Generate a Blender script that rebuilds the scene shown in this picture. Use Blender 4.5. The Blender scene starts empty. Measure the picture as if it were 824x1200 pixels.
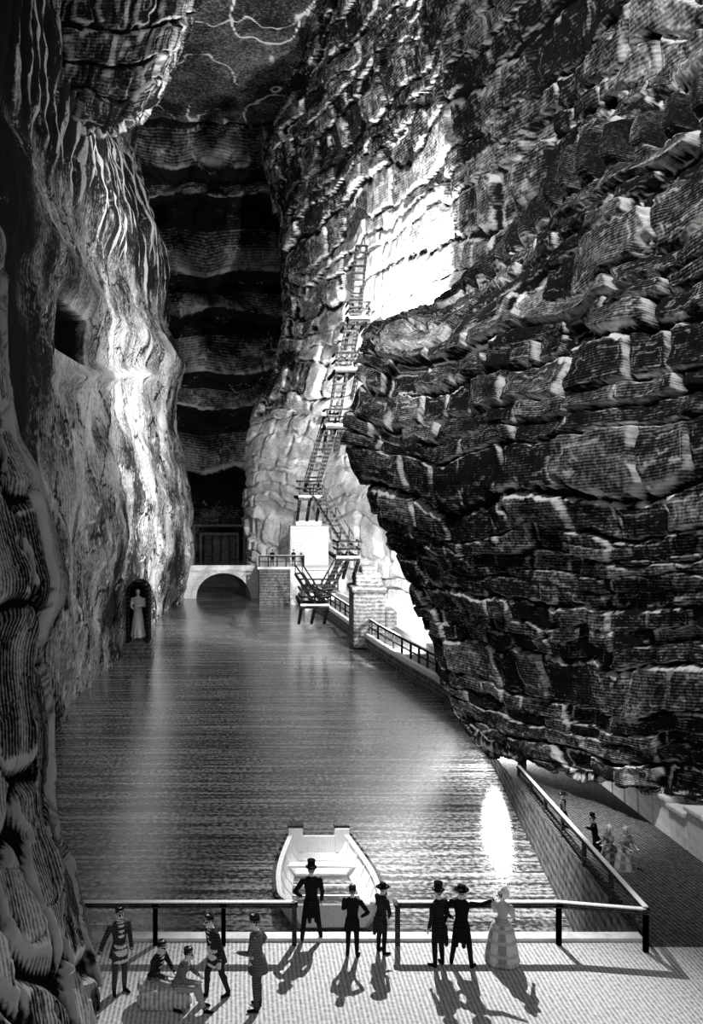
import bpy, math, random
import numpy as np
from mathutils import Vector, Matrix, kdtree
random.seed(7)
F=1100.0; HC=10.25; VX,VY=280.0,560.0
WZ=-3.0
def P(px,py,d): return np.array([(px-VX)/F*d, d, HC-(py-VY)/F*d])
sc=bpy.context.scene
sc.view_settings.view_transform='Standard'
def link(o):
    sc.collection.objects.link(o); return o
# ---------------- noise
def _h(i,j,s):
    v=np.sin(i*127.1+j*311.7+s*74.7)*43758.5453
    return v-np.floor(v)
def vn(x,y,s=0):
    i=np.floor(x);j=np.floor(y);fx=x-i;fy=y-j
    fx=fx*fx*(3-2*fx);fy=fy*fy*(3-2*fy)
    a=_h(i,j,s);b=_h(i+1,j,s);c=_h(i,j+1,s);d=_h(i+1,j+1,s)
    return (a*(1-fx)+b*fx)*(1-fy)+(c*(1-fx)+d*fx)*fy
def fbm(x,y,s=0,o=4):
    r=0;a=.5;t=0
    for k in range(o):
        r=r+a*vn(x*2**k,y*2**k,s+k*13);t+=a;a*=.5
    return r/t
def sst(a,b,x):
    t=np.clip((x-a)/(b-a),0,1);return t*t*(3-2*t)
def worley(x,y,s=0):
    i=np.floor(x);j=np.floor(y);f1=np.full(x.shape,9.);f2=np.full(x.shape,9.);idv=np.zeros(x.shape)
    for di in(-1,0,1):
        for dj in(-1,0,1):
            ci=i+di;cj=j+dj
            px=ci+_h(ci,cj,s)*.9;py=cj+_h(ci,cj,s+5)*.9
            d=np.hypot(x-px,y-py)
            m=d<f1
            f2=np.where(m,f1,np.minimum(f2,d));idv=np.where(m,_h(ci,cj,s+9),idv);f1=np.where(m,d,f1)
    return f1,f2,idv
# ---------------- materials
def nodes(name):
    m=bpy.data.materials.new(name);m.use_nodes=True
    nt=m.node_tree;b=nt.nodes['Principled BSDF'];return m,nt,b
def mth(nt,op,a,b=None,c=None):
    n=nt.nodes.new('ShaderNodeMath');n.operation=op
    for k,v in enumerate((a,b,c)):
        if v is None: continue
        if isinstance(v,(int,float)): n.inputs[k].default_value=v
        else: nt.links.new(v,n.inputs[k])
    return n.outputs[0]
def engrave(name,sp=.16,hamt=.22,nscale=6,namt=.5,lo=.015,hi=.75,w=.22,axis='Y',rough=1.,bump=.4,coord='UV',tone=None,thr=.5,ph=5.):
    m,nt,b=nodes(name);L=nt.links
    tc=nt.nodes.new('ShaderNodeTexCoord')
    sep=nt.nodes.new('ShaderNodeSeparateXYZ')
    L.new(tc.outputs['UV' if coord=='UV' else 'Object'],sep.inputs[0])
    c=sep.outputs[axis]
    n0=nt.nodes.new('ShaderNodeTexNoise');n0.inputs['Scale'].default_value=.5
    L.new(tc.outputs['Object'],n0.inputs['Vector'])
    p_=mth(nt,'MULTIPLY_ADD',c,2*math.pi/sp,mth(nt,'MULTIPLY',n0.outputs['Fac'],ph))
    s=mth(nt,'SINE',p_)
    n1=nt.nodes.new('ShaderNodeTexNoise');n1.inputs['Scale'].default_value=nscale;n1.inputs['Detail'].default_value=4
    n1.inputs['Roughness'].default_value=.75
    L.new(tc.outputs['Object'],n1.inputs['Vector'])
    if tone is None:
        at=nt.nodes.new('ShaderNodeAttribute');at.attribute_name='tone';t=at.outputs['Fac']
    else:
        v=nt.nodes.new('ShaderNodeValue');v.outputs[0].default_value=tone;t=v.outputs[0]
    a=mth(nt,'MULTIPLY_ADD',s,hamt,t)
    a=mth(nt,'ADD',a,mth(nt,'MULTIPLY',mth(nt,'SUBTRACT',n1.outputs['Fac'],.5),namt*2))
    mr=nt.nodes.new('ShaderNodeMapRange');mr.interpolation_type='SMOOTHSTEP'
    L.new(a,mr.inputs['Value']);mr.inputs['From Min'].default_value=thr-w;mr.inputs['From Max'].default_value=thr+w
    mr.inputs['To Min'].default_value=lo;mr.inputs['To Max'].default_value=hi
    cb=nt.nodes.new('ShaderNodeCombineColor')
    for k in range(3):L.new(mr.outputs[0],cb.inputs[k])
    L.new(cb.outputs[0],b.inputs['Base Color'])
    b.inputs['Roughness'].default_value=rough
    b.inputs['Specular IOR Level'].default_value=0.
    if bump>0:
        bp=nt.nodes.new('ShaderNodeBump');bp.inputs['Strength'].default_value=bump;bp.inputs['Distance'].default_value=.05
        L.new(n1.outputs['Fac'],bp.inputs['Height']);L.new(bp.outputs[0],b.inputs['Normal'])
    return m
M_crag=engrave('crag_stone',sp=.12,hamt=.07,nscale=5,namt=.36,lo=.012,hi=.8,w=.32)
M_far=engrave('cavern_stone',sp=.2,hamt=.05,nscale=3.2,namt=.38,lo=.015,hi=.85,w=.32)
M_left=engrave('cliff_stone',sp=.22,hamt=.06,nscale=3.4,namt=.36,lo=.02,hi=.78,w=.32,axis='X')
M_near=engrave('boulder_stone',sp=.075,hamt=.13,nscale=9,namt=.36,lo=.008,hi=.45,w=.28,axis='X',ph=12)
M_back=engrave('recess_stone',sp=.35,hamt=.07,nscale=2,namt=.38,lo=.012,hi=.42,w=.28)
M_terr=engrave('terrace_paving',sp=.09,hamt=.10,nscale=11,namt=.35,lo=.07,hi=.78,coord='O',axis='X',tone=.55,bump=.1,w=.3)
M_walk=engrave('walkway_paving',sp=.12,hamt=.08,nscale=8,namt=.35,lo=.02,hi=.22,coord='O',axis='X',tone=.4,bump=.1,w=.3)
M_pale=engrave('pale_masonry',sp=.35,hamt=.04,nscale=4,namt=.3,lo=.2,hi=.9,coord='O',axis='Z',tone=.66,bump=.2,w=.3)
M_grey=engrave('grey_masonry',sp=.3,hamt=.06,nscale=3,namt=.35,lo=.03,hi=.42,coord='O',axis='Z',tone=.42,bump=.2,w=.3)
M_dark=engrave('dark_timber',sp=.05,hamt=.1,nscale=12,namt=.3,lo=.012,hi=.2,coord='O',axis='Z',tone=.38,bump=.1)
M_stair=engrave('stair_timber',sp=.3,hamt=.1,nscale=6,namt=.3,lo=.008,hi=.07,coord='O',axis='Z',tone=.4,bump=.1)
M_lt=engrave('pale_timber',sp=.08,hamt=.10,nscale=9,namt=.3,lo=.2,hi=.9,coord='O',axis='X',tone=.74,bump=.1,w=.3)
M_cloth=engrave('cloth_and_skin',sp=.05,hamt=.04,nscale=25,namt=.12,lo=.008,hi=.85,coord='O',axis='Z',w=.45,bump=.1)
# ---------------- sheets
def resamp(A,n,lin):
    R=A.shape[0];t=np.linspace(0,R-1,n);i=np.clip(np.floor(t).astype(int),0,R-2);f=(t-i)[:,None,None]
    if lin: return A[i]*(1-f)+A[i+1]*f
    T=np.empty_like(A);T[1:-1]=(A[2:]-A[:-2])*.5;T[0]=A[1]-A[0];T[-1]=A[-1]-A[-2]
    f2=f*f;f3=f2*f
    return A[i]*(2*f3-3*f2+1)+T[i]*(f3-2*f2+f)+A[i+1]*(-2*f3+3*f2)+T[i+1]*(f3-f2)
def build_grid(name,X,U,V,tone,mat):
    nv,nu=X.shape[:2]
    me=bpy.data.meshes.new(name);me.vertices.add(nv*nu)
    me.vertices.foreach_set('co',X.reshape(-1).astype(np.float32))
    idx=np.arange(nv*nu).reshape(nv,nu)
    q=np.stack([idx[:-1,:-1],idx[:-1,1:],idx[1:,1:],idx[1:,:-1]],-1).reshape(-1,4)
    n=len(q);me.loops.add(n*4);me.polygons.add(n)
    me.loops.foreach_set('vertex_index',q.reshape(-1).astype(np.int32))
    me.polygons.foreach_set('loop_start',np.arange(0,n*4,4,dtype=np.int32))
    try: me.polygons.foreach_set('loop_total',np.full(n,4,dtype=np.int32))
    except Exception: pass
    me.update(calc_edges=True)
    uv=me.uv_layers.new(name='UVMap');UV=np.stack([U.reshape(-1),V.reshape(-1)],-1)[q.reshape(-1)]
    uv.data.foreach_set('uv',UV.reshape(-1).astype(np.float32))
    at=me.attributes.new('tone','FLOAT','POINT');at.data.foreach_set('value',tone.reshape(-1).astype(np.float32))
    me.polygons.foreach_set('use_smooth',np.ones(n,dtype=bool))
    me.materials.append(mat);o=bpy.data.objects.new(name,me);return link(o)
def sheet(name,ctrl,nv,nu,fn,mat,lin=False,tow=None):
    A=np.array(ctrl,float)
    B=resamp(A,nv,lin);B=resamp(B.transpose(1,0,2),nu,lin).transpose(1,0,2)
    dU=np.gradient(B,axis=1);dV=np.gradient(B,axis=0)
    lu=np.linalg.norm(dU,axis=2);lv=np.linalg.norm(dV,axis=2)
    U=np.broadcast_to(np.cumsum(lu.mean(0))[None,:],lu.shape);V=np.broadcast_to(np.cumsum(lv.mean(1))[:,None],lv.shape)
    N=np.cross(dU,dV);N/=np.linalg.norm(N,axis=2,keepdims=True)+1e-9
    c=np.array(tow if tow is not None else (0,0,HC))-B
    if (np.einsum('ijk,ijk->ij',N,c)).mean()<0:N=-N
    disp,tone=fn(U,V,B)
    return build_grid(name,B+N*disp[...,None],U,V,tone,mat)
def blocks(U,V,h,L,seed,amp=.6,base=.25,rim=.55,warp=1.5):
    w=fbm(U/(4*h),V/(4*h),seed)-.5
    V2=V+w*h*warp
    V2=V2+.35*h*np.sin(V2/h*1.7+seed)
    k=np.floor(V2/h);fy=V2/h-k
    Lk=L*(.6+1.0*_h(k,k*0,seed+2))
    U2=U+_h(k,k*0+1,seed)*L*3+(fbm(U/h/2,V/h/2,seed+3)-.5)*h*.9+.35*L*np.sin(U/L*1.3+k*2.1)
    b=np.floor(U2/Lk);fx=U2/Lk-b
    r=_h(k,b,seed+4);r2=_h(k,b,seed+6);r3=_h(k,b,seed+7)
    ex=np.minimum(fx,1-fx)*Lk;ey=np.minimum(fy,1-fy)*h
    e=np.minimum(ex,ey)+ (fbm(U/h*4,V/h*4,seed+8,3)-.5)*.16*h
    prof=sst(0,.14*h,e)
    tilt=(fy-.5)*(r3-.3)*.8+(fx-.5)*(r2-.5)*.7
    d=prof*(.5+.5*r+tilt*.7)*amp*np.where(r2<.10,-.3,1)+(fbm(U/.9,V/.9,seed+9)-.5)*.35*amp
    n=fbm(U/1.1,V/.7,seed+11)
    tone=base+.22*(r-.5)+.3*(n-.5)
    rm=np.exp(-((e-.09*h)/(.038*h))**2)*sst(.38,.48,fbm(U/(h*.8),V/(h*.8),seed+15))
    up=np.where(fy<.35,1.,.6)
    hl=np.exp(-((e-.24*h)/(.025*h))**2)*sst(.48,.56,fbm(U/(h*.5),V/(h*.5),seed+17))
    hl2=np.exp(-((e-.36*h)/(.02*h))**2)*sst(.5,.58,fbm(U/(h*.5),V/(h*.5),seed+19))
    tone=tone+rim*rm*up+.4*rim*(hl+hl2)-.35*(e<.035*h)  # outline strokes and edge highlights painted into tone, stronger at block tops
    return d,tone
# right near crag
crag=[
[(600,345,62),(577,325,60),(615,248,53),(668,167,47),(745,95,41.5),(830,42,37),(980,-60,31)],
[(550,375,64),(528,358,59.5),(575,310,53),(645,238,46),(722,173,39),(830,110,33),(980,20,27)],
[(490,412,62),(436,384,56),(504,396,50),(600,348,43),(710,282,36),(830,220,30.5),(980,150,25)],
[(480,450,62),(424,436,54),(488,446,48),(590,424,40.5),(700,382,33.5),(830,342,28),(980,290,24)],
[(480,520,62),(407,512,52),(475,520,45),(580,512,38),(700,492,31.5),(830,462,26.5),(980,430,23)],
[(495,600,60),(430,592,51),(500,605,44),(600,607,37),(710,602,30.5),(830,587,26),(980,572,22.5)],
[(530,690,60),(468,668,50),(530,690,43),(620,702,36),(720,707,30.5),(830,707,26),(980,702,22)],
[(570,770,58),(502,750,49),(560,772,42),(640,787,36),(730,797,30.8),(830,802,26.5),(980,812,22.5)],
[(610,820,54),(519,814,46),(575,842,41),(650,860,36),(735,875,31.5),(830,890,27.5),(980,905,23.5)],
[(620,840,50),(568,868,41),(614,887,38.5),(672,900,35.5),(740,920,32),(830,952,28.5),(980,998,24.5)],
[(640,760,52),(600,770,50),(640,775,48),(690,775,46),(760,790,42),(850,810,38),(1000,840,33)]]
crag=[[P(*c) for c in r] for r in crag]
def f_crag(U,V,B):
    vt=V/V.max()
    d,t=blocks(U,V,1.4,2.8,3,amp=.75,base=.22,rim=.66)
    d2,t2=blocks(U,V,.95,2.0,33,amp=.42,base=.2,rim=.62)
    m=sst(.45,.6,vt);d=d*(1-m)+d2*m;t=t*(1-m)+t2*m
    k=np.floor(U/1.5);fx=U/1.5-k;e=np.minimum(fx,1-fx)
    m=np.exp(-((vt-.10)/.04)**2)
    m=sst(.3,.8,m)
    d3=sst(0,.35,e)*1.2;t3=.2+.5*np.exp(-((fx-.22)/.1)**2)+.3*(fbm(U,V/3,5)-.5)
    d=d*(1-m)+d3*m;t=t*(1-m)+t3*m
    d=d-.5+(fbm(U/6,V/6,77)-.5)*2.0*sst(0,.1,1-vt)
    low=sst(.78,.82,vt)*(1-sst(.88,.92,vt))
    t=t+.18*low
    return d,t
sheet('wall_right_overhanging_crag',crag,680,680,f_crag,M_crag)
# right far wall (world coords)
zs=[62,52,44.5,40.4,32,23.6,16.9,11.5,6,1,-4]
sx=[9.5,6,2.7,4.2,4.6,4.6,2.1,1.1,1.1,1.3,1.4]
rows=[]
for z,s in zip(zs,sx):
    lean=max(0,z-34)*.45
    if z>14:
        rows.append([(s+3,132,z),(s+.6,108,z),(s,95,z),(9.3-lean*.3,79,z),(13-lean*.5,68,z),(15.5-lean*.7,53,z),(17.2-lean*.8,42,z),(18.4-lean,34,z),(19-lean,22,z),(19-lean,8,z)])
    elif z>8:
        rows.append([(s+3,134,z),(s+.4,118,z),(s,105,z),(9.5,90,z),(14,74,z),(16.8,58,z),(17.6,44,z),(18.4,34,z),(19,22,z),(19,8,z)])
    else:
        rows.append([(s+3,136,z),(s+.2,124,z),(s,114,z),(10,103,z),(15.5,84,z),(18.5,64,z),(18.5,46,z),(18.4,34,z),(19,22,z),(19,8,z)])
def f_far(U,V,B):
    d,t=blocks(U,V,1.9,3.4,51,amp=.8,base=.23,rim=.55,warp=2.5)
    d=d-.7+(fbm(U/7,V/9,60)-.5)*1.6
    y=B[...,1];z=B[...,2]
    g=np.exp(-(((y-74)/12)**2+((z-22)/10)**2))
    t=t+.6*g;d=d*(1-.5*g)  # glow around the gallery light also painted into the wall tone
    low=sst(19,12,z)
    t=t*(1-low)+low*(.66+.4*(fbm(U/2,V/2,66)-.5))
    return d,t
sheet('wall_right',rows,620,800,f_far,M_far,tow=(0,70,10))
# left cliff
zs=[60,50.9,46,40,34.8,28.2,24.5,22.5,20.5,15.9,7.4,.8,-4]
so=[-12.5,-11.8,-12.3,-10.6,-9,-8.5,-7.2,-6.2,-7.0,-7.1,-5.5,-5.7,-6.1]
rows=[]
for z,s in zip(zs,so):
    k=s+5.8
    rows.append([(s-2,130,z),(s-.4,112,z),(s,103,z),(-7.4+k*.9,88,z),(-8.7+k*.7,73,z),(-9.3+k*.6,58,z),(-9.8+k*.5,45,z),(-10.4+k*.5,30,z),(-12,10,z)])
def f_left(U,V,B):
    z=B[...,2];y=B[...,1]
    n=fbm(U/5,V/5,81)
    d=(n-.5)*1.8+(fbm(U/1.3,V/2.0,83)-.5)*.6
    st=sst(27,31,z)*(1-sst(43,45,z))
    ph=U*1.5+2.2*fbm(U/3,V/26,85);fl=np.abs(np.sin(ph))
    d=d+st*fl*.6
    t=.38+.6*(fbm(U/1.8,V/3,87)-.5)+.5*(fbm(U/9,V/9,88)-.5)
    t=t-st*.22+st*.6*(np.sin(ph)**2>.88)*sst(.35,.5,fbm(U/2,V/5,89))
    f1,f2,i=worley(U/4+fbm(U,V,3)*.5,V/6+fbm(U,V,4)*.5,90)
    t=t-.35*(1-sst(0,.05,f2-f1))
    f1,f2,i=worley(U/1.6+fbm(U,V,13)*.7,V/5+fbm(U,V,14)*.5,95)
    t=t+.35*(1-sst(0,.05,f2-f1))*sst(.5,.6,fbm(U/4,V/4,97))
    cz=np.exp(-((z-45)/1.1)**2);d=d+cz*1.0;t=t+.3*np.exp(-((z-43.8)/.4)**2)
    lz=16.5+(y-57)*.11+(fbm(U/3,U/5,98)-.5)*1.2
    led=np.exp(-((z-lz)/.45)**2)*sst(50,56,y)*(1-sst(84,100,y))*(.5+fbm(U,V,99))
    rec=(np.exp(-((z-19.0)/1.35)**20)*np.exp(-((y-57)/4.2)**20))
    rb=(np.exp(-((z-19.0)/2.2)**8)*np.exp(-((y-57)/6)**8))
    d=d*(1-rb)+led*.7-rec*2.6;t=t+.2*led-1.3*rec  # ledge lightened; shade inside the square recess painted into tone
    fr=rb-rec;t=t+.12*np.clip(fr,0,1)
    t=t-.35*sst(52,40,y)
    return d,t
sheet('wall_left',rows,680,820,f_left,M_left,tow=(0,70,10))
# upper-left overhang
ov=[[(-100,-80,60),(0,-80,66),(90,-80,72),(170,-80,78),(222,-80,82),(240,-80,100)],
[(-100,0,60),(0,0,66),(90,0,72),(165,0,78),(214,0,82),(225,0,100)],
[(-100,50,60),(0,60,66),(80,65,72),(150,65,78),(200,55,82),(212,50,100)],
[(-100,90,61),(0,100,67),(70,118,73),(130,128,79),(178,108,83),(190,100,100)],
[(-100,120,62),(0,118,69),(60,142,76),(120,158,82),(150,150,86),(165,140,100)],
[(-100,90,75),(0,90,82),(60,115,90),(120,135,97),(150,140,102),(160,130,110)]]
ov=[[P(px,py,d*.8) for px,py,d in r] for r in ov]
def f_ov(U,V,B):
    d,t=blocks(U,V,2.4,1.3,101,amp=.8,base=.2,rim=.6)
    return d+(fbm(U/5,V/5,8)-.5)*1.5-.4,t
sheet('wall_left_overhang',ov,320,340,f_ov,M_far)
# near-left rock
S=[(-60,225,27),(0,270,26),(8,400,25),(20,500,24),(46,560,23),(66,640,22.5),(76,690,22),(56,760,21.5),(60,850,20.8),(64,950,20.2),(88,1030,19.4),(104,1100,18.6),(120,1170,17.9),(130,1260,17.3)]
rows=[]
for px,py,d in S:
    rows.append([P(-300,py,d-7),P(-140,py,d-3.5),P(px-70,py,d-1.2),P(px-28,py,d-.6),P(px-4,py,d),P(px-14,py,d+2.2),P(-120,py,d+6)])
def f_near(U,V,B):
    wu=U+ (fbm(U,V/2,6)-.5)*1.2
    f1,f2,i=worley(wu/.9,V/3.6,120)
    e=f2-f1
    d=sst(0,.22,e)*.45*(.5+.5*i)+(fbm(U*1.5,V*.8,122)-.5)*.25
    f1b,f2b,ib=worley(U/.5+9+fbm(U,V,7),V/1.6+fbm(U,V,9),125);eb=f2b-f1b
    d=d+sst(0,.12,eb)*.05
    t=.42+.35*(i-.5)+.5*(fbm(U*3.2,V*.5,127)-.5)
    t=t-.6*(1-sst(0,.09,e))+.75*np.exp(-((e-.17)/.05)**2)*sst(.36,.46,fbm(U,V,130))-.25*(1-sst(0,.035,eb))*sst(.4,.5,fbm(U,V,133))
    return d-.45,t
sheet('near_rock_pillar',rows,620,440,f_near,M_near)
# back recess
def ry(rowspec):
    out=[]
    for j,(py,d) in enumerate(rowspec):
        r=[];g=(j+1)//2
        for i,px in enumerate((100,140,170,205,240,275,305,340,390)):
            sag=(13*(1-((px-240)/120)**2)*(1 if g%2 else -.6)+5*math.sin(i*2.3+g*1.7)) if 130<py<545 else 0
            r.append(P(px,py+sag,d+1.2*math.sin(px*.03+g)))
        out.append(r)
    return out
spec=[(120,108),(185,108),(198,112),(235,112),(249,117),(310,117),(322,123),(370,123),(380,130),(425,130),(432,137),(485,137),(489,145),(540,145),(541,152),(668,152)]
def f_back(U,V,B):
    d=(fbm(U/3,V/3,140)-.5)*2.8
    t=.33+.5*(fbm(U/3,V/2.5,142)-.5)
    f1,f2,i=worley(U/6+fbm(U/2,V/2,1),V/5+fbm(U/2,V/2,2),145)
    t=t+.45*(1-sst(0,.04,f2-f1))*sst(.48,.58,fbm(U/4,V/4,147))
    R=V.shape[0];q=np.linspace(0,len(spec)-1,R)[:,None]*np.ones_like(V)
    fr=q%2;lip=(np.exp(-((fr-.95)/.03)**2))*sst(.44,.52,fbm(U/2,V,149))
    t=t+.45*lip-.3*(fr>1.0)-.2*(fr<.35)+.12*sst(.4,.9,fr)*(fr<1)  # ledge shading put into tone: dark undersides and face tops, light lips
    return d,t
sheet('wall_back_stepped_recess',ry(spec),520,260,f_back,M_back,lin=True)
# ceiling
g=[[(-45+90*i/5,60+54*j/3,51.3) for i in range(6)] for j in range(4)]
def f_ceil(U,V,B):
    t=.27+.3*(fbm(U/4,V/4,150)-.5)
    a=fbm(U/7,V/12,161);b=fbm(U/6+4,V/10,163)
    t=t+.9*np.exp(-((a-.5)/.007)**2)*sst(.40,.5,fbm(U/5,V/8,157))+.8*np.exp(-((b-.46)/.006)**2)*sst(.45,.55,fbm(U/4,V/7,159))
    return (fbm(U/4,V/4,151)-.5)*1.0,t
sheet('ceiling',g,360,520,f_ceil,M_far,tow=(0,70,0))
# ---------------- simple mesh helpers
class MB:
    def __init__(s): s.v=[];s.f=[];s.m=[]
    def add(s,vs,fs,mi=0):
        n=len(s.v);s.v+= [tuple(v) for v in vs];s.f+=[tuple(n+i for i in f) for f in fs];s.m+=[mi]*len(fs)
    def beam(s,a,b,w,h=None,mi=0,up=(0,0,1)):
        h=h or w;a=Vector(a);b=Vector(b);d=(b-a).normalized();u=Vector(up)
        if abs(d.dot(u))>.97:u=Vector((0,1,0))
        r=d.cross(u).normalized();u=r.cross(d).normalized()
        vs=[]
        for p in(a,b):
            for sx_,sy_ in((-1,-1),(1,-1),(1,1),(-1,1)):vs.append(p+r*sx_*w/2+u*sy_*h/2)
        s.add(vs,[(0,3,2,1),(4,5,6,7),(0,1,5,4),(1,2,6,5),(2,3,7,6),(3,0,4,7)],mi)
    def box(s,x0,x1,y0,y1,z0,z1,mi=0):
        s.add([(x0,y0,z0),(x1,y0,z0),(x1,y1,z0),(x0,y1,z0),(x0,y0,z1),(x1,y0,z1),(x1,y1,z1),(x0,y1,z1)],
              [(0,3,2,1),(4,5,6,7),(0,1,5,4),(1,2,6,5),(2,3,7,6),(3,0,4,7)],mi)
    def obj(s,name,mats,bev=0,smooth=False):
        me=bpy.data.meshes.new(name);me.from_pydata(s.v,[],s.f)
        for m in mats:me.materials.append(m)
        me.polygons.foreach_set('material_index',s.m);me.update()
        o=link(bpy.data.objects.new(name,me))
        if bev:
            b=o.modifiers.new('bevel','BEVEL');b.width=bev;b.segments=2
        if smooth:me.polygons.foreach_set('use_smooth',[True]*len(me.polygons))
        return o
# water
def water_mat():
    m,nt,b=nodes('lake_water');L=nt.links
    tc=nt.nodes.new('ShaderNodeTexCoord')
    mp=nt.nodes.new('ShaderNodeMapping');mp.inputs['Scale'].default_value=(.07,2.4,1);L.new(tc.outputs['Object'],mp.inputs[0])
    n=nt.nodes.new('ShaderNodeTexNoise');n.inputs['Scale'].default_value=1.6;n.inputs['Detail'].default_value=6;n.inputs['Roughness'].default_value=.75;L.new(mp.outputs[0],n.inputs['Vector'])
    n2=nt.nodes.new('ShaderNodeTexNoise');n2.inputs['Scale'].default_value=6;n2.inputs['Detail'].default_value=5;L.new(tc.outputs['Object'],n2.inputs['Vector'])
    a=mth(nt,'MULTIPLY_ADD',n2.outputs['Fac'],.6,mth(nt,'MULTIPLY',n.outputs['Fac'],.9))
    mr=nt.nodes.new('ShaderNodeMapRange');mr.interpolation_type='SMOOTHSTEP'
    L.new(a,mr.inputs['Value']);mr.inputs['From Min'].default_value=.64;mr.inputs['From Max'].default_value=.92
    mr.inputs['To Min'].default_value=.02;mr.inputs['To Max'].default_value=.36
    cb=nt.nodes.new('ShaderNodeCombineColor')
    for k in range(3):L.new(mr.outputs[0],cb.inputs[k])
    L.new(cb.outputs[0],b.inputs['Base Color']);b.inputs['Roughness'].default_value=.13
    b.inputs['IOR'].default_value=2.0
    bp=nt.nodes.new('ShaderNodeBump');bp.inputs['Strength'].default_value=.22;bp.inputs['Distance'].default_value=.05
    L.new(n.outputs['Fac'],bp.inputs['Height']);L.new(bp.outputs[0],b.inputs['Normal'])
    return m
mb=MB();mb.box(-13,21,21.1,165,WZ-.3,WZ);mb.obj('lake_water',[water_mat()])
# terrace
mb=MB();mb.box(-14,8.9,4,20.95,-3.6,-.0,0);mb.box(8.9,14,4,20.5,-3.6,0,0)
mb.box(-14,8.95,20.75,21.05,0,.07,1)
mb.obj('floor_terrace',[M_terr,M_pale])
def lerp(a,b,t): return tuple(a[i]+(b[i]-a[i])*t for i in range(3))
RA=(8.8,20.3,0);RB=(11.36,38.1,-2.4)
WA=(12.6,20.5,0);WB=(14.6,41.0,-2.5)
mb=MB()
vs=[(8.9,20.5,0),(13.4,20.5,0),(16.5,45,-2.6),(11.9,45,-2.6)]
mb.add(vs,[(0,1,2,3)],0)
mb.add(vs+[(v[0],v[1],-3.8) for v in vs],[(4,7,6,5),(0,4,5,1),(1,5,6,2),(2,6,7,3),(3,7,4,0)],1)
mb.obj('floor_walkway',[M_walk,M_grey])
mb=MB()
for i in range(14):
    a=lerp(WA,WB,i/14);b=lerp(WA,WB,(i+1)/14)
    hh=1.25+.15*math.sin(i*2.1)
    mb.beam((a[0]+.2,a[1],a[2]+hh/2),(b[0]+.2,b[1]-.06,b[2]+hh/2),.5,hh,0)
    mb.beam((a[0]+.15,a[1],a[2]+hh),(b[0]+.15,b[1]-.03,b[2]+hh),.62,.16,0)
mb.obj('trim_walkway_parapet',[M_pale],bev=.04)
def rail(name,pts,h,npost,mid=True,w=.1,mat=M_dark):
    mb=MB()
    for a,b,n in zip(pts[:-1],pts[1:],npost):
        A=Vector(a);B=Vector(b);U=Vector((0,0,h))
        mb.beam(A+U,B+U,w*1.1,w*1.1)
        if mid: mb.beam(A+U*.5,B+U*.5,w*.6,w*.6)
        mb.beam(A+U+Vector((0,0,w*.7)),B+U+Vector((0,0,w*.7)),w*1.1,w*.25,1)
        for i in range(n+1):
            p=A.lerp(B,i/n);mb.beam(p-Vector((0,0,.05)),p+U,w,w)
            mb.beam(p+U*.97,p+U*1.03,w*1.5,w*1.5)
    return mb.obj(name,[mat,M_lt])
def G(px,py,z=0): 
    d=(HC-z)*F/(py-VY);return ((px-VX)/F*d,d,z)
yr=20.6
def gx(px): return ((px-VX)/F*yr,yr,0.02)
rail('terrace_railing',[gx(70),gx(182),gx(262),gx(345)],.86,[1,1,1],mid=False)
rail('terrace_railing',[gx(466),gx(655),RA],.86,[1,1],mid=False)
rail('walkway_railing',[RA,RB],.9,[6],mid=True)
mb=MB();p=P(612,925,39.5);
mb.beam((p[0],p[1],-2.5),(p[0],p[1],.2),.3,.3);mb.beam((p[0]-.3,p[1],-.6),(p[0]+1.6,p[1],-.6),.25,.25);mb.beam((p[0]+1.5,p[1],-2.5),(p[0]+1.5,p[1],.2),.3,.3)
mb.obj('timber_prop_frame',[M_dark],bev=.02)
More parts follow.
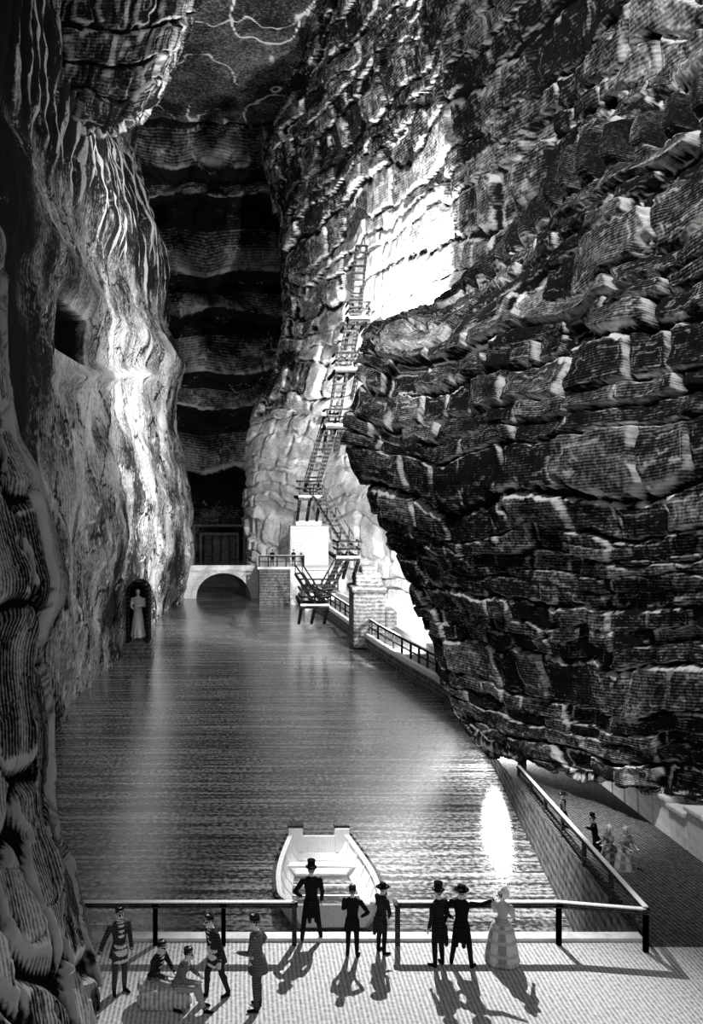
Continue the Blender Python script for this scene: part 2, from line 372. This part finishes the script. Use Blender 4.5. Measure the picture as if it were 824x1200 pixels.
# ---------------- boat (open punt)
def boat():
    mb=MB();n=14
    y0,y1=27.2,32.4;xc=2.75
    secs=[]
    for i in range(n+1):
        t=i/n;y=y0+(y1-y0)*t
        w=1.64*(1-max(0,(t-.35)/.65)**2*.36)*(1-max(0,(.25-t)/.25)**2*.25)
        zt=-2.35+.25*max(0,(t-.6)/.4)**2+.2*max(0,(.3-t)/.3)**2
        zb=-3.15+.45*max(0,(t-.75)/.25)**2+.4*max(0,(.2-t)/.2)**2
        secs.append([(xc-w,y,zt),(xc-w*.9,y,(zt+zb)/2),(xc-w*.72,y,zb),(xc+w*.72,y,zb),(xc+w*.9,y,(zt+zb)/2),(xc+w,y,zt),
                     (xc+w-.16,y,zt),(xc+w*.9-.16,y,(zt+zb)/2),(xc+w*.72-.12,y,zb+.12),(xc-w*.72+.12,y,zb+.12),(xc-w*.9+.16,y,(zt+zb)/2),(xc-w+.16,y,zt)])
    vs=[p for s_ in secs for p in s_];k=12;fs=[];
    for i in range(n):
        for j in range(k):
            a=i*k+j;b=i*k+(j+1)%k;fs.append((a,b,b+k,a+k))
    mb.add(vs,fs,0)
    for s_,dy in((secs[0],.1),(secs[-1],-.1)):
        o=[(p[0],p[1],p[2]) for i,p in enumerate(s_[:6])];q=[(p[0],p[1]+dy,p[2]) for p in o]
        mb.add(list(o)+q,[(0,1,2,3,4,5),(11,10,9,8,7,6)]+[(i,(i+1)%6,6+(i+1)%6,6+i) for i in range(6)],0)
    for i in range(n):
        for j in(0,5):
            a=secs[i][j];b=secs[i+1][j];sg=-1 if j==0 else 1
            mb.beam((a[0]+sg*.02,a[1],a[2]+.04),(b[0]+sg*.02,b[1],b[2]+.04),.14,.1,1)
            mb.beam((a[0]-sg*.12,a[1],a[2]+.06),(b[0]-sg*.12,b[1],b[2]+.06),.16,.1,0)
    for t in (.2,.82):
        i=int(t*n);s_=secs[i];z=s_[0][2]-.4
        mb.box(s_[0][0]+.16,s_[5][0]-.16,s_[0][1]-.16,s_[0][1]+.16,z,z+.08,0)
    for i in range(1,n,2):
        s_=secs[i]
        for a,b in((11,10),(10,9),(6,7),(7,8),(9,8)):mb.beam(s_[a],s_[b],.1,.08,0)
    for j,sg in((0,1),(5,-1)):
        p=secs[-1][j];mb.beam((p[0]+sg*.25,p[1],p[2]-.5),(p[0]+sg*.25,p[1],p[2]+.3),.5,.3,0)
        mb.beam((p[0]+sg*.25,p[1]+.05,p[2]+.28),(p[0]+sg*.25,p[1]+.05,p[2]+.4),.54,.34,1)
    return mb.obj('rowing_boat',[M_lt,M_dark],bev=.02)
boat()
# ---------------- bridge
def bridge():
    mb=MB();y0,y1=103.,106.5
    x0=(212-VX)/F*104;x1=(308-VX)/F*104;xc=(262-VX)/F*104;r=31/F*104*1.02
    zt=HC-(668-VY)/F*104;zc=WZ+.1;n=24;ry_=r*.9
    arc=[(xc-r*math.cos(math.pi*i/n),zc+ry_*math.sin(math.pi*i/n)) for i in range(n+1)]
    bot=[(x0,zc-.6)]+[(xc-r,zc-.6)]+arc+[(xc+r,zc-.6),(x1,zc-.6)]
    top=[(p[0],zt) for p in bot]
    for y,rev in((y0,False),(y1,True)):
        pts=[(p[0],y,p[1]) for p in bot]+[(p[0],y,p[1]) for p in top];k=len(bot)
        fs=[(i,i+1,k+i+1,k+i) for i in range(k-1) if abs(bot[i][0]-bot[i+1][0])>1e-6]
        if rev:fs=[f[::-1] for f in fs]
        mb.add(pts,fs,0)
    pts=[(p[0],y0,p[1]) for p in bot]+[(p[0],y1,p[1]) for p in bot];k=len(bot)
    mb.add(pts,[(i,k+i,k+i+1,i+1) for i in range(k-1)],1)
    mb.box(x0-.3,x1+.3,y0-.3,y1+.3,zt,zt+.28,0)
    mb.box(x0-.3,x1+.3,y0-.1,y0+.2,zt+.28,zt+.6,0)
    for i in range(0,n,2):
        a=math.pi*(i+.12)/n;b=math.pi*(i+1.88)/n
        q=[]
        for an,rr in((a,r),(b,r),(b,r+.55),(a,r+.55)):q.append((xc-rr*math.cos(an),zc+rr*math.sin(an)*.92))
        mb.add([(p[0],y0-.14,p[1]) for p in q]+[(p[0],y0+.05,p[1]) for p in q],[(0,1,2,3),(4,7,6,5),(0,4,5,1),(1,5,6,2),(2,6,7,3),(3,7,4,0)],0)
    mb.obj('arched_stone_bridge',[M_pale,M_grey])
bridge()
# landing quay
mb=MB()
xa=(304-VX)/F*98;xb=(356-VX)/F*98;zt=HC-(667-VY)/F*98
mb.box(xa,xb,98,110,-3.5,zt,0);mb.box(xa-.2,xb+.2,97.8,110,zt,zt+.25,1)
mb.box(xb-1.4,xb+.02,97.9,98.4,-3.5,zt,1)
mb.obj('stone_quay_block',[M_grey,M_pale])
rail('landing_railing',[(xa,98,zt+.25),(xb,98,zt+.25),(xb,106,zt+.25)],1.1,[5,5],w=.14)
mb=MB()
mb.box(xb,xb+6,99.5,112,-3.5,zt-.3,0);mb.box(xb-.1,xb+6.2,99.3,112,zt-.3,zt,0)
mb.box(xb-.2,xb+3.2,93.5,99.2,-3.5,-1.2,0);mb.box(xb-.3,xb+3.3,93.3,99.3,-1.2,-.95,1)
mb.box(xb-1.2,xb+3.0,102,105,zt,zt+4.3,0);mb.box(xb-.6,xb+2.3,102.3,105,zt+4.3,zt+4.9,0)
mb.obj('stair_foot_platform',[M_pale,M_grey],bev=.15)
rail('platform_railing',[(xb-.1,93.6,-.95),(xb+3.1,93.6,-.95)],1.1,[4],w=.14)
# gate in recess
mb=MB();dz=150.5
def X(px,d=dz): return (px-VX)/F*d
def Z(py,d=dz): return HC-(py-VY)/F*d
for k,(a,b,c) in enumerate(((226,288,614),(234,280,624))):
    mb.box(X(a),X(a+3),dz-1.2+k*.5,dz+1.4,Z(662),Z(c),0);mb.box(X(b-3),X(b),dz-1.2+k*.5,dz+1.4,Z(662),Z(c),0);mb.box(X(a),X(b),dz-1.25+k*.5,dz+1.4,Z(c+3),Z(c),0)
mb.box(X(238),X(276),dz+.3,dz+.6,Z(662),Z(628),0)
for i in range(4):mb.box(X(238+i*10),X(239.4+i*10),dz+.15,dz+.35,Z(662),Z(628),1)
mb.obj('door_1',[M_grey,M_dark])
# path & shore
edge=[P(385,0,88),P(402,0,81.5),P(440,0,69.5),P(478,0,62),P(508,0,57.5),P(560,0,50),P(600,0,44)]
edge=[np.array([6.9,97,0])]+edge
mbp=MB();k=len(edge)
outer=[(p[0],p[1]) for p in edge];inner=[]
for i in range(k):
    a=Vector(outer[max(0,i-1)]);b=Vector(outer[min(k-1,i+1)]);d=(b-a).normalized();nrm=Vector((-d.y,d.x))
    if nrm.x<0:nrm=-nrm
    inner.append((outer[i][0]+nrm.x*2.3,outer[i][1]+nrm.y*2.3))
ZP=-1.9
for i in range(k-1):
    a,b,c,d=outer[i],outer[i+1],inner[i+1],inner[i]
    q=[a,b,c,d]
    mbp.add([(p[0],p[1],ZP) for p in q]+[(p[0],p[1],-3.6) for p in q],[(0,1,2,3),(0,4,5,1),(2,6,7,3)],0)
    mbp.beam((a[0],a[1],ZP+.05),(b[0],b[1],ZP+.05),.35,.3,1)
    mbp.beam((d[0],d[1],ZP+.35),(c[0],c[1],ZP+.35),.4,.9,1)
mbp.obj('curved_shore_path',[M_grey,M_pale])
rail('path_railing',[(p[0]+.2,p[1],ZP+.1) for p in outer[0:7]],1.15,[4,3,6,4,3,4],w=.13)
rows=[]
for j in range(4):
    r=[]
    for i in range(k):
        t=j/3;r.append((inner[i][0]*(1-t)+(inner[i][0]+8)*t,inner[i][1]+t*3,-1.8+t*t*2.6))
    rows.append(r)
sheet('rocky_shore',rows,120,260,lambda U,V,B:((fbm(U/1.5,V/1.5,200)-.5)*.9,.66+.5*(fbm(U/1.2,V/1.2,201)-.5)),M_left,tow=(0,70,60))
mb=MB();d=72
def bx(a,b,c,e,dd=d,th=3,mi=0):mb.box((a-VX)/F*dd,(b-VX)/F*dd,dd,dd+th,HC-(e-VY)/F*dd,HC-(c-VY)/F*dd,mi)
bx(414,452,694,760);bx(412,454,688,695,d-.2,3.4,1);bx(417,448,672,689,d+.3,2.4,0);bx(424,442,664,673,d+.5,2,0);bx(452,466,716,765,d+.2,2.6,0)
mb.obj('stone_pedestal',[M_grey,M_grey],bev=.2)
# ---------------- stairs
stair_root=bpy.data.objects.new('timber_staircase',None);link(stair_root)
def stairs(i,a,b,w=1.3,ladder=False):
    mb=MB();A=Vector(a);B=Vector(b);D=B-A
    side=Vector((1,0,0)) if abs(D.x)<abs(D.z)*.45 else Vector((.75,.66,0))
    n=max(4,int(abs(D.z)/.5))
    for s_ in(-1,1):
        o=side*s_*w/2
        mb.beam(A+o,B+o,.17,.24)
        if not ladder:
            U=Vector((0,-.5,.9));mb.beam(A+o+U,B+o+U,.1,.1)
            for j in range(0,n+1,3):
                p=A.lerp(B,j/n)+o;mb.beam(p,p+U,.08,.08)
    for j in range(n+1):
        p=A.lerp(B,j/n);mb.beam(p-side*w/2,p+side*w/2,.2,.14,0)
    o=mb.obj('flight_%d'%i,[M_stair,M_lt]);o.parent=stair_root
def landing(i,px0,px1,py,d,dep=2.2):
    x0=(px0-VX)/F*d;x1=(px1-VX)/F*d;z=HC-(py-VY)/F*d;mb=MB()
    mb.box(x0,x1,d,d+dep,z-.35,z,0)
    for x in (x0+.1,(x0+x1)/2,x1-.1):
        mb.beam((x,d,z),(x,d,z+1.1),.14)
        mb.beam((x,d+dep+1.2,z-2.0),(x,d+.1,z-.3),.22);mb.beam((x,d+dep,z-.2),(x,d+dep+4,z-.2),.22)
    for h in(.55,1.1):
        mb.beam((x0,d,z+h),(x1,d,z+h),.14);mb.beam((x0,d,z+h),(x0,d+dep,z+h),.12);mb.beam((x1,d,z+h),(x1,d+dep,z+h),.12)
    mb.beam((x0,d-.03,z-.05),(x1,d-.03,z-.05),.1,.14,1)
    o=mb.obj('landing_%d'%i,[M_stair,M_lt]);o.parent=stair_root
fl=[((424,288,71),(416,368,70)),((412,372,70.6),(405,428,70.2)),((402,432,70.6),(391,494,70.4)),((386,502,71),(364,576,71.4)),((372,582,71.2),(409,642,71)),((404,654,71.4),(380,698,72)),((350,672,92),(372,706,90))]
for i,(a,b) in enumerate(fl):stairs(i+1,P(*a),P(*b),w=.8 if i<3 else .95,ladder=i<3)
for i,(a,b,c,d) in enumerate(((409,434,371,70),(393,420,431,70),(382,414,497,70),(350,377,581,71),(394,422,652,71),(352,386,708,73))):landing(i+1,a,b,c,d)
# ---------------- people
def person(name,loc,H=1.75,face=0.,kind='man',hat='top',aL='down',aR='down',legs='stand',tone=.1,leg_t=.08,apron=False,lean=0.,vox=.013,pale=False,headturn=0.,skirt_t=.3):
    V=[];Fs=[];T=[]
    def loft(rings,t,seg=14):
        n0=len(V)
        for c,rx,ry,u,v in rings:
            for k in range(seg):
                a=2*math.pi*k/seg;V.append(c+u*(math.cos(a)*rx)+v*(math.sin(a)*ry));T.append(t)
        for i in range(len(rings)-1):
            for k in range(seg):
                a=n0+i*seg+k;b=n0+i*seg+(k+1)%seg;Fs.append((a,b,b+seg,a+seg))
        Fs.append(tuple(n0+k for k in range(seg))[::-1]);m=n0+(len(rings)-1)*seg;Fs.append(tuple(m+k for k in range(seg)))
    def tube(pts,rad,t,seg=10,sub=4):
        pts=[Vector(p) for p in pts];rings=[]
        Pp=[];Rr=[]
        for i in range(len(pts)-1):
            for j in range(sub):
                f=j/sub;Pp.append(pts[i].lerp(pts[i+1],f));Rr.append(rad[i]*(1-f)+rad[i+1]*f)
        Pp.append(pts[-1]);Rr.append(rad[-1])
        d0=(Pp[1]-Pp[0]).normalized();Pp.insert(0,Pp[0]-d0*Rr[0]*.6);Rr.insert(0,Rr[0]*.5)
        d1=(Pp[-1]-Pp[-2]).normalized();Pp.append(Pp[-1]+d1*Rr[-1]*.6);Rr.append(Rr[-1]*.5)
        ref=Vector((0,1,0)) if abs(d0.y)<.8 else Vector((1,0,0))
        for i,p in enumerate(Pp):
            d=(Pp[min(i+1,len(Pp)-1)]-Pp[max(i-1,0)]).normalized();u=d.cross(ref).normalized();v=d.cross(u).normalized()
            rings.append((p,Rr[i],Rr[i],u,v))
        loft(rings,t,seg)
    X_=Vector((1,0,0));Y_=Vector((0,1,0))
    def ell(c,rx,ry,rz,t,n=9,seg=12):
        c=Vector(c);R=[]
        for i in range(n):
            a=-math.pi/2+math.pi*(i+.35)/(n-.3)
            R.append((c+Vector((0,0,math.sin(a)*rz)),math.cos(a)*rx+.001,math.cos(a)*ry+.001,X_,Y_))
        loft(R,t,seg)
    skin=.72 if not pale else .75
    ct=tone
    seated=legs=='sit'
    dz=-.45 if seated else 0.
    def L(v):
        v=Vector(v);z=v.z-.95
        if z>0:
            v=Vector((v.x,v.y+math.sin(lean)*z,.95+z*math.cos(lean)))
        return v+Vector((0,0,dz))
    R=[]
    prof=[(.86,.150,.115,-.01),(.95,.160,.120,-.01),(1.06,.138,.105,0),(1.16,.145,.110,.005),(1.28,.172,.122,.01),(1.38,.185,.118,0),(1.445,.150,.095,-.01),(1.49,.075,.07,-.01)]
    if kind=='woman':prof=[(.95,.15,.12,0),(1.04,.115,.095,0),(1.1,.11,.09,0),(1.2,.135,.11,.01),(1.3,.16,.13,.02),(1.38,.17,.11,0),(1.44,.13,.09,-.01),(1.49,.06,.06,-.01)]
    for z,rx,ry,oy in prof:R.append((L((0,oy,z)),rx,ry,X_,Y_))
    loft(R,ct,18)
    hc=L((0,.015,1.625))
    tube([L((0,-.01,1.45)),L((0,.005,1.56))],[.058,.052],skin,10)
    ht=Matrix.Rotation(headturn,3,'Z')
    def hd(x,y,z):return hc+ht@Vector((x,y,z))
    R=[]
    for z,rx,ry,oy in((-.115,.028,.03,.045),(-.09,.048,.06,.03),(-.05,.063,.082,.012),(0,.073,.094,0),(.045,.075,.096,-.004),(.085,.062,.078,-.008),(.115,.03,.038,-.01)):
        R.append((hd(0,oy,z),rx,ry,ht@X_,ht@Y_))
    loft(R,skin,14)
    tube([hd(0,.09,.01),hd(0,.122,-.028)],[.011,.017],skin,6,2)
    for s_ in(-1,1):
        ell(hd(s_*.03,.086,.008),.013,.010,.009,.05,5,8)
        ell(hd(s_*.078,-.005,-.01),.012,.022,.032,skin,5,8)
    ell(hd(0,.088,-.062),.024,.012,.008,.15,5,8)
    ell(hd(0,-.022,.04),.085,.092,.088,.06 if not pale else .7,8,12)
    if kind=='woman' : ell(hd(0,-.09,.03),.045,.05,.05,.08 if not pale else .6,6,10)
    if hat=='top':
        R=[(hd(0,-.005,.062),.135,.15,X_,Y_),(hd(0,-.005,.078),.138,.152,X_,Y_)];loft(R,.05)
        R=[(hd(0,-.005,z),r,r*1.08,X_,Y_) for z,r in((.05,.088),(.12,.086),(.18,.088),(.235,.097))];loft(R,.06)
    elif hat=='wide':
        R=[(hd(0,-.005,.055),.17,.19,X_,Y_),(hd(0,-.005,.078),.17,.19,X_,Y_)];loft(R,.05)
        R=[(hd(0,-.005,z),r,r,X_,Y_) for z,r in((.05,.095),(.12,.092),(.165,.08))];loft(R,.06)
    elif hat=='cap':
        R=[(hd(0,-.01,z),r,r*1.08,X_,Y_) for z,r in((.035,.088),(.07,.09),(.12,.094),(.15,.09))];loft(R,.12)
    elif hat=='bonnet':
        ell(hd(0,-.03,.04),.12,.12,.13,.8,8,12)
        R=[(hd(0,.05,.02),.13,.14,X_,Vector((0,.0,1))),(hd(0,.08,.03),.155,.165,X_,Vector((0,0,1)))];loft(R,.8)
        ell(hd(.03,-.05,.17),.05,.05,.04,.6,5,8)
    sl=ct
    def arm(s_,mode):
        S=Vector((s_*.195,-.005,1.40))
        D={'down':((s_*.25,-.03,1.12),(s_*.25,.06,.87)),
           'hip':((s_*.40,-.06,1.17),(s_*.22,.06,1.0)),
           'fwd':((s_*.24,.08,1.14),(s_*.16,.32,1.10)),
           'point':((s_*.42,.08,1.40),(s_*.66,.16,1.52)),
           'out':((s_*.36,.05,1.18),(s_*.52,.20,1.02)),
           'behind':((s_*.27,-.14,1.15),(s_*.06,-.2,1.0)),
           'knee':((s_*.27,.14,1.18),(s_*.14,.38,1.10)),
           'book':((s_*.24,.02,1.13),(s_*.05,.2,1.17))}[mode]
        e=Vector(D[0]);w=Vector(D[1])
        A_=[L(S),L(e),L(w)]
        if kind=='woman':
            tube(A_,[.075,.05,.032],sl,10,5);ell(L(S.lerp(e,.45)),.09,.09,.11,sl+.1,7,10)
        else: tube(A_,[.068,.052,.040],sl,10,5)
        d=(A_[2]-A_[1]).normalized();u=d.cross(Vector((0,0,1)))
        u=(u.normalized() if u.length>.2 else Vector((0,1,0)));n=d.cross(u).normalized()
        w_=A_[2]
        if abs(u.y)<abs(n.y) and mode=='down':u,n=n,u
        R=[(w_-d*.01,.026,.02,u,n),(w_+d*.03,.036,.017,u,n),(w_+d*.07,.042,.016,u,n),(w_+d*.10,.038,.013,u,n)];loft(R,skin,10)
        curl=n*(.018) if n.dot(Vector((-s_,0,0)))>0 else -n*.018
        for fi,(o,ln) in enumerate(((-.032,.062),(-.011,.075),(.011,.07),(.032,.052))):
            if mode=='point' and fi>1:ln*=.5
            b=w_+d*.095+u*o;m=b+d*ln*.5+curl*.4+u*o*.15;tp=b+d*ln*.92+curl*1.3+u*o*.3
            tube([b,m,tp],[.0095,.009,.0075],skin,6,2)
        sg=1 if u.dot(Y_)>=0 else -1
        b=w_+d*.035+u*sg*.03;tube([b,b+u*sg*.028+d*.028,b+u*sg*.036+d*.058+curl*.5],[.012,.0105,.008],skin,6,2)
    arm(-1,aL);arm(1,aR)
    if kind=='woman' or kind=='robe':
        R=[]
        wd=1. if kind=='woman' else .62
        for z,r in((1.06,.13),(.98,.21),(.85,.28),(.6,.34),(.3,.39),(.06,.42),(.02,.41)):
            r2=r if z>1 else r*wd
            R.append((Vector((0,-.03 if z<1 else 0,z)),r2,r2*.95,X_,Y_))
        loft(R,skirt_t,22)
        for k in range(11):
            a=2*math.pi*k/11
            tube([Vector((math.cos(a)*.2*wd,math.sin(a)*.2*wd-.03,.93)),Vector((math.cos(a)*.40*wd,math.sin(a)*.39*wd-.03,.05))],[.02,.045],skirt_t-.12 if k%2 else skirt_t+.15,6,6)
        for s_ in(-1,1):tube([(s_*.09,.2*wd+.1,.035),(s_*.09,.36*wd+.1,.03)],[.035,.028],.05,8,2)
    else:
        for s_ in(-1,1):
            if seated:
                J=[(s_*.10,0,.90+dz),(s_*.13,.42,.93+dz),(s_*.13,.50+.12*(s_>0),.09)]
                fd=Vector((0,1,0))
            elif legs=='stride':
                J=[(s_*.09,0,.92),(s_*.10,.05+s_*.12,.50),(s_*.11,s_*.20-.02,.09)];fd=Vector((0,1,0))
            elif legs=='wide':
                J=[(s_*.09,0,.92),(s_*.16,.03,.50),(s_*.22,-.01,.09)];fd=Vector((s_*.35,1,0)).normalized()
            else:
                J=[(s_*.09,0,.92),(s_*.105,.02,.50),(s_*.115,-.01,.09)];fd=Vector((s_*.3,1,0)).normalized()
            tube(J,[.092,.066,.048],leg_t,12,6)
            a=Vector(J[2]);tube([a+Vector((0,0,.0)),a+Vector((0,0,-.04)),a+fd*.09+Vector((0,0,-.055)),a+fd*.17+Vector((0,0,-.06))],[.045,.044,.038,.03],.05,8,3)
            ell((a.x,a.y,.018),.04,.045,.02,.05,4,8)
            kk=Vector(J[1]);ell(kk.lerp(a,.35)+Vector((0,-.012,0)),.058,.06,.12,leg_t,6,10)
        if not seated:
            R=[]
            zb=.60 if hat in('top','wide') else .74
            for f in(0,.2,.4,.6,.8,1):
                z=1.02-(1.02-zb)*f
                R.append((Vector((0,-.02-.035*f,z)),.145+.06*f,.115+.05*f,X_,Y_))
            loft(R,ct,18)
            if hat in('top','wide'):
                for s_ in(-1,1):tube([(s_*.07,-.11,.9),(s_*.08,-.16,.5)],[.07,.045],ct,8,5)
        else: loft([(Vector((0,0,z+dz)),.16,.13,X_,Y_) for z in(.82,.9,1.0)],ct,16)
    if apron:
        R=[(L((0,.06,1.02)),.12,.085,X_,Y_),(L((0,.09,.9)),.135,.085,X_,Y_),(Vector((0,.11,.68+dz*.3)),.145,.08,X_,Y_)]
        if not seated: loft(R,.75,12)
    if kind!='woman' and not pale:
        loft([(L((0,.075,z)),.03,.045,X_,Y_) for z in(1.2,1.3,1.42)],.75,8)
        loft([(L((0,0,z)),.062,.062,X_,Y_) for z in(1.475,1.515)],.8,12)
    if pale: T=[min(.85,max(.55,t+.5)) for t in T]
    me=bpy.data.meshes.new('src');me.from_pydata([tuple(v) for v in V],[],Fs);me.update()
    o=link(bpy.data.objects.new('src',me))
    r=o.modifiers.new('r','REMESH');r.mode='VOXEL';r.voxel_size=vox;r.use_smooth_shade=True
    sm=o.modifiers.new('s','SMOOTH');sm.iterations=1;sm.factor=.4
    dg=bpy.context.evaluated_depsgraph_get();nm=bpy.data.meshes.new_from_object(o.evaluated_get(dg))
    bpy.data.objects.remove(o)
    kd=kdtree.KDTree(len(V))
    for i,v in enumerate(V):kd.insert(v,i)
    kd.balance()
    tn=[T[kd.find(v.co)[1]] for v in nm.vertices]
    for a in list(nm.attributes):
        if a.name=='tone':nm.attributes.remove(a)
    at=nm.attributes.new('tone','FLOAT','POINT');at.data.foreach_set('value',tn)
    nm.materials.clear();nm.materials.append(M_cloth)
    nm.name=name
    ob=link(bpy.data.objects.new(name,nm))
    ob.location=loc;ob.scale=(H/1.75,)*3;ob.rotation_euler=(0,0,face)
    return ob
R_=math.radians
def at(px,py,z=0):return G(px,py,z)
person('miner',at(140,1163),1.68,R_(-150),hat='cap',aL='down',aR='out',apron=True,tone=.16,leg_t=.2)
person('miner',at(254,1168),1.66,R_(120),hat='cap',aL='out',aR='hip',lean=.25,tone=.14,legs='stride',leg_t=.12,apron=True)
person('miner',at(302,1183),1.80,R_(75),hat='cap',aL='fwd',aR='hip',tone=.25,leg_t=.2,lean=.08,apron=True,legs='stand')
person('seated_miner',(G(180,1172)[0],G(180,1172)[1],.0),1.65,R_(-120),hat='cap',legs='sit',lean=.3,aL='knee',aR='knee',tone=.12,leg_t=.4)
person('seated_miner',(G(208,1180)[0],G(208,1180)[1],.0),1.6,R_(-100),hat='cap',legs='sit',lean=.35,aL='knee',aR='knee',tone=.3,leg_t=.45)
person('gentleman',at(365,1102),1.68,R_(8),hat='top',aL='hip',aR='down',tone=.08,legs='wide')
person('gentleman',at(413,1121),1.50,R_(-15),hat='cap',aL='fwd',aR='hip',tone=.08)
person('gentleman',at(447,1117),1.48,R_(-60),hat='wide',aL='fwd',aR='hip',tone=.13,lean=.05)
person('gentleman',at(514,1132),1.66,R_(35),hat='top',aL='down',aR='down',tone=.1)
person('gentleman',at(541,1132),1.66,R_(-25),hat='wide',aL='hip',aR='point',tone=.06,legs='wide')
person('lady',at(589,1127),1.52,R_(-40),kind='woman',hat='bonnet',aL='fwd',aR='fwd',tone=.5,skirt_t=.5)
def ramp(px,py):
    d=26.
    for _ in range(20):
        z=-2.4*(d-20.3)/(38.1-20.3);d=(HC-z)*F/(py-VY)
    return ((px-VX)/F*d,d,z)
person('gentleman',ramp(660,980),1.42,R_(70),hat='wide',aL='hip',aR='hip',tone=.15,vox=.016)
person('gentleman',ramp(698,1012),1.38,R_(60),hat='top',aL='point',aR='down',tone=.06,lean=.15,vox=.016)
person('lady',ramp(714,1022),1.3,R_(100),kind='woman',hat='bonnet',aL='fwd',aR='fwd',tone=.3,skirt_t=.3,vox=.016)
person('lady',ramp(734,1027),1.36,R_(-160),kind='woman',hat='bonnet',aL='fwd',aR='fwd',tone=.4,skirt_t=.45,vox=.016)
zq=HC-(667-VY)/F*98+.25
for px,f in((319,20),(344,-30)):
    person('sightseer',((px-VX)/F*99,99,zq),1.7,R_(f),hat='cap',tone=.1,vox=.03)
z=HC-(371-VY)/F*70;person('sightseer',((413-VX)/F*70.8,70.8,z),1.7,R_(40),hat='cap',aR='point',tone=.1,vox=.03)
def boulder(name,c,s,seed,mat):
    import bmesh
    bm=bmesh.new();bmesh.ops.create_icosphere(bm,subdivisions=5,radius=1)
    me=bpy.data.meshes.new(name)
    co=np.array([v.co for v in bm.verts]);c2=np.sign(co)*np.abs(co)**.6
    n=fbm(co[:,0]*2+5,co[:,1]*2+co[:,2]*3,seed)
    c2=c2*(1+.35*(n-.5))[:,None]*np.array(s)
    for v,p in zip(bm.verts,c2):v.co=p
    bm.to_mesh(me);bm.free()
    t=.5+.5*(fbm(co[:,0]*4,co[:,2]*4+co[:,1]*3,seed+1)-.5)
    at_=me.attributes.new('tone','FLOAT','POINT');at_.data.foreach_set('value',t.astype(np.float32))
    me.materials.append(mat);o=link(bpy.data.objects.new(name,me));o.location=c;return o
g0=G(192,1176);boulder('stone_seat',(g0[0],g0[1]+.0,.2),(.52,.33,.24),3,M_terr)
# statue in niche
dn=69.;xn=(161-VX)/F*dn;zb=HC-(754-VY)/F*dn
mb=MB();w=.85;hh=3.7;zt=zb+hh;n=14
inn=[(xn-w*.72,zb)]+[(xn-w*.72*math.cos(math.pi*i/n),zt+w*.72*math.sin(math.pi*i/n)) for i in range(n+1)]+[(xn+w*.72,zb)]
out=[(xn-w,zb)]+[(xn-w*math.cos(math.pi*i/n),zt+w*math.sin(math.pi*i/n)) for i in range(n+1)]+[(xn+w,zb)]
k=len(inn);pts=[(p[0],dn,p[1]) for p in out]+[(p[0],dn,p[1]) for p in inn]+[(p[0],dn+2,p[1]) for p in out]+[(p[0],dn+2,p[1]) for p in inn]
fs=[]
for i in range(k-1):fs+=[(i,i+1,k+i+1,k+i),(k+i,k+i+1,3*k+i+1,3*k+i),(i,2*k+i,2*k+i+1,i+1)]
mb.add(pts,fs,0)
mb.add([(p[0],dn+1.6,p[1]) for p in inn],[tuple(range(k))],0)
mb.box(xn-w-.2,xn+w+.2,dn-.3,dn+2,WZ-.2,zb,1);mb.box(xn-.45,xn+.45,dn+.2,dn+1.2,zb,zb+.35,1)
mb.obj('statue_niche',[M_stair,M_grey])
person('saint_statue',(xn,dn+.45,zb+.35),3.6,R_(180),kind='robe',hat='none',aL='book',aR='fwd',tone=.45,skirt_t=.5,pale=True,vox=.02)
# ---------------- lights
def pt(name,loc,e,r=.3):
    l=bpy.data.lights.new(name,'POINT');l.energy=e;l.shadow_soft_size=r;o=link(bpy.data.objects.new(name,l));o.location=loc;return o
def spot(name,loc,tgt,e,ang,r=.3,bl=.6):
    l=bpy.data.lights.new(name,'SPOT');l.energy=e;l.shadow_soft_size=r;l.spot_size=R_(ang);l.spot_blend=bl
    o=link(bpy.data.objects.new(name,l));o.location=loc;o.rotation_euler=(Vector(tgt)-Vector(loc)).to_track_quat('-Z','Y').to_euler();return o
spot('lamp_terrace',(5.25,31,10.5),(3.2,13.5,0),20000,56,.08,.8)
spot('lamp_gallery',(10.9,63.3,20.0),(11.4,72.5,23.2),36000,170,.15,.3)
spot('lamp_stairs',(11.6,64.5,9),(7.5,90,11),26000,130,.15,.6)
spot('lamp_shore',(12.6,64,1),(9,85,-1),6000,150,.15,.5)
pt('lamp_walkway',(12.1,42.5,-.9),4500,.9)
spot('fill_leftcliff',(11,57,5),(-8,84,2),16000,44,.5,1)  # added fill without a visible source, brightens the left cliff
spot('fill_crag',(-2,22,46),(15,40,17),42000,75,1)  # unseen fill added high up to bring out the block relief
spot('fill_spill',(0,46,30),(11,48,19),14000,50,1,1)  # added spot imitating glow that spills onto the crag's left part
spot('fill_upper',(-5,50,14),(12,66,44),12000,80,1)  # extra unseen fill for the upper right wall
spot('fill_recess',(-2.5,120,3),(-2.5,130,26),4000,110,.05)  # added uplight for recess and ceiling, no real lamp stands here
spot('fill_boat',(3,44,34),(2.7,30,-2.5),50000,13,.5,1)  # narrow overhead spot added so the boat reads pale
spot('fill_water',(1,30,30),(8.4,31.5,-3),150000,22,.5,1)  # unseen overhead spot added to make the glow on the lake
w=bpy.data.worlds.new('World');sc.world=w;w.use_nodes=True
w.node_tree.nodes['Background'].inputs[0].default_value=(1,1,1,1);w.node_tree.nodes['Background'].inputs[1].default_value=.32
c=bpy.data.cameras.new('camera');c.lens=33;c.sensor_width=36;c.sensor_fit='AUTO';c.shift_x=(412-VX)/1200;c.shift_y=-(600-VY)/1200
c.clip_end=500;co=link(bpy.data.objects.new('camera',c));co.location=(0,0,HC);co.rotation_euler=(R_(90),0,0);sc.camera=co
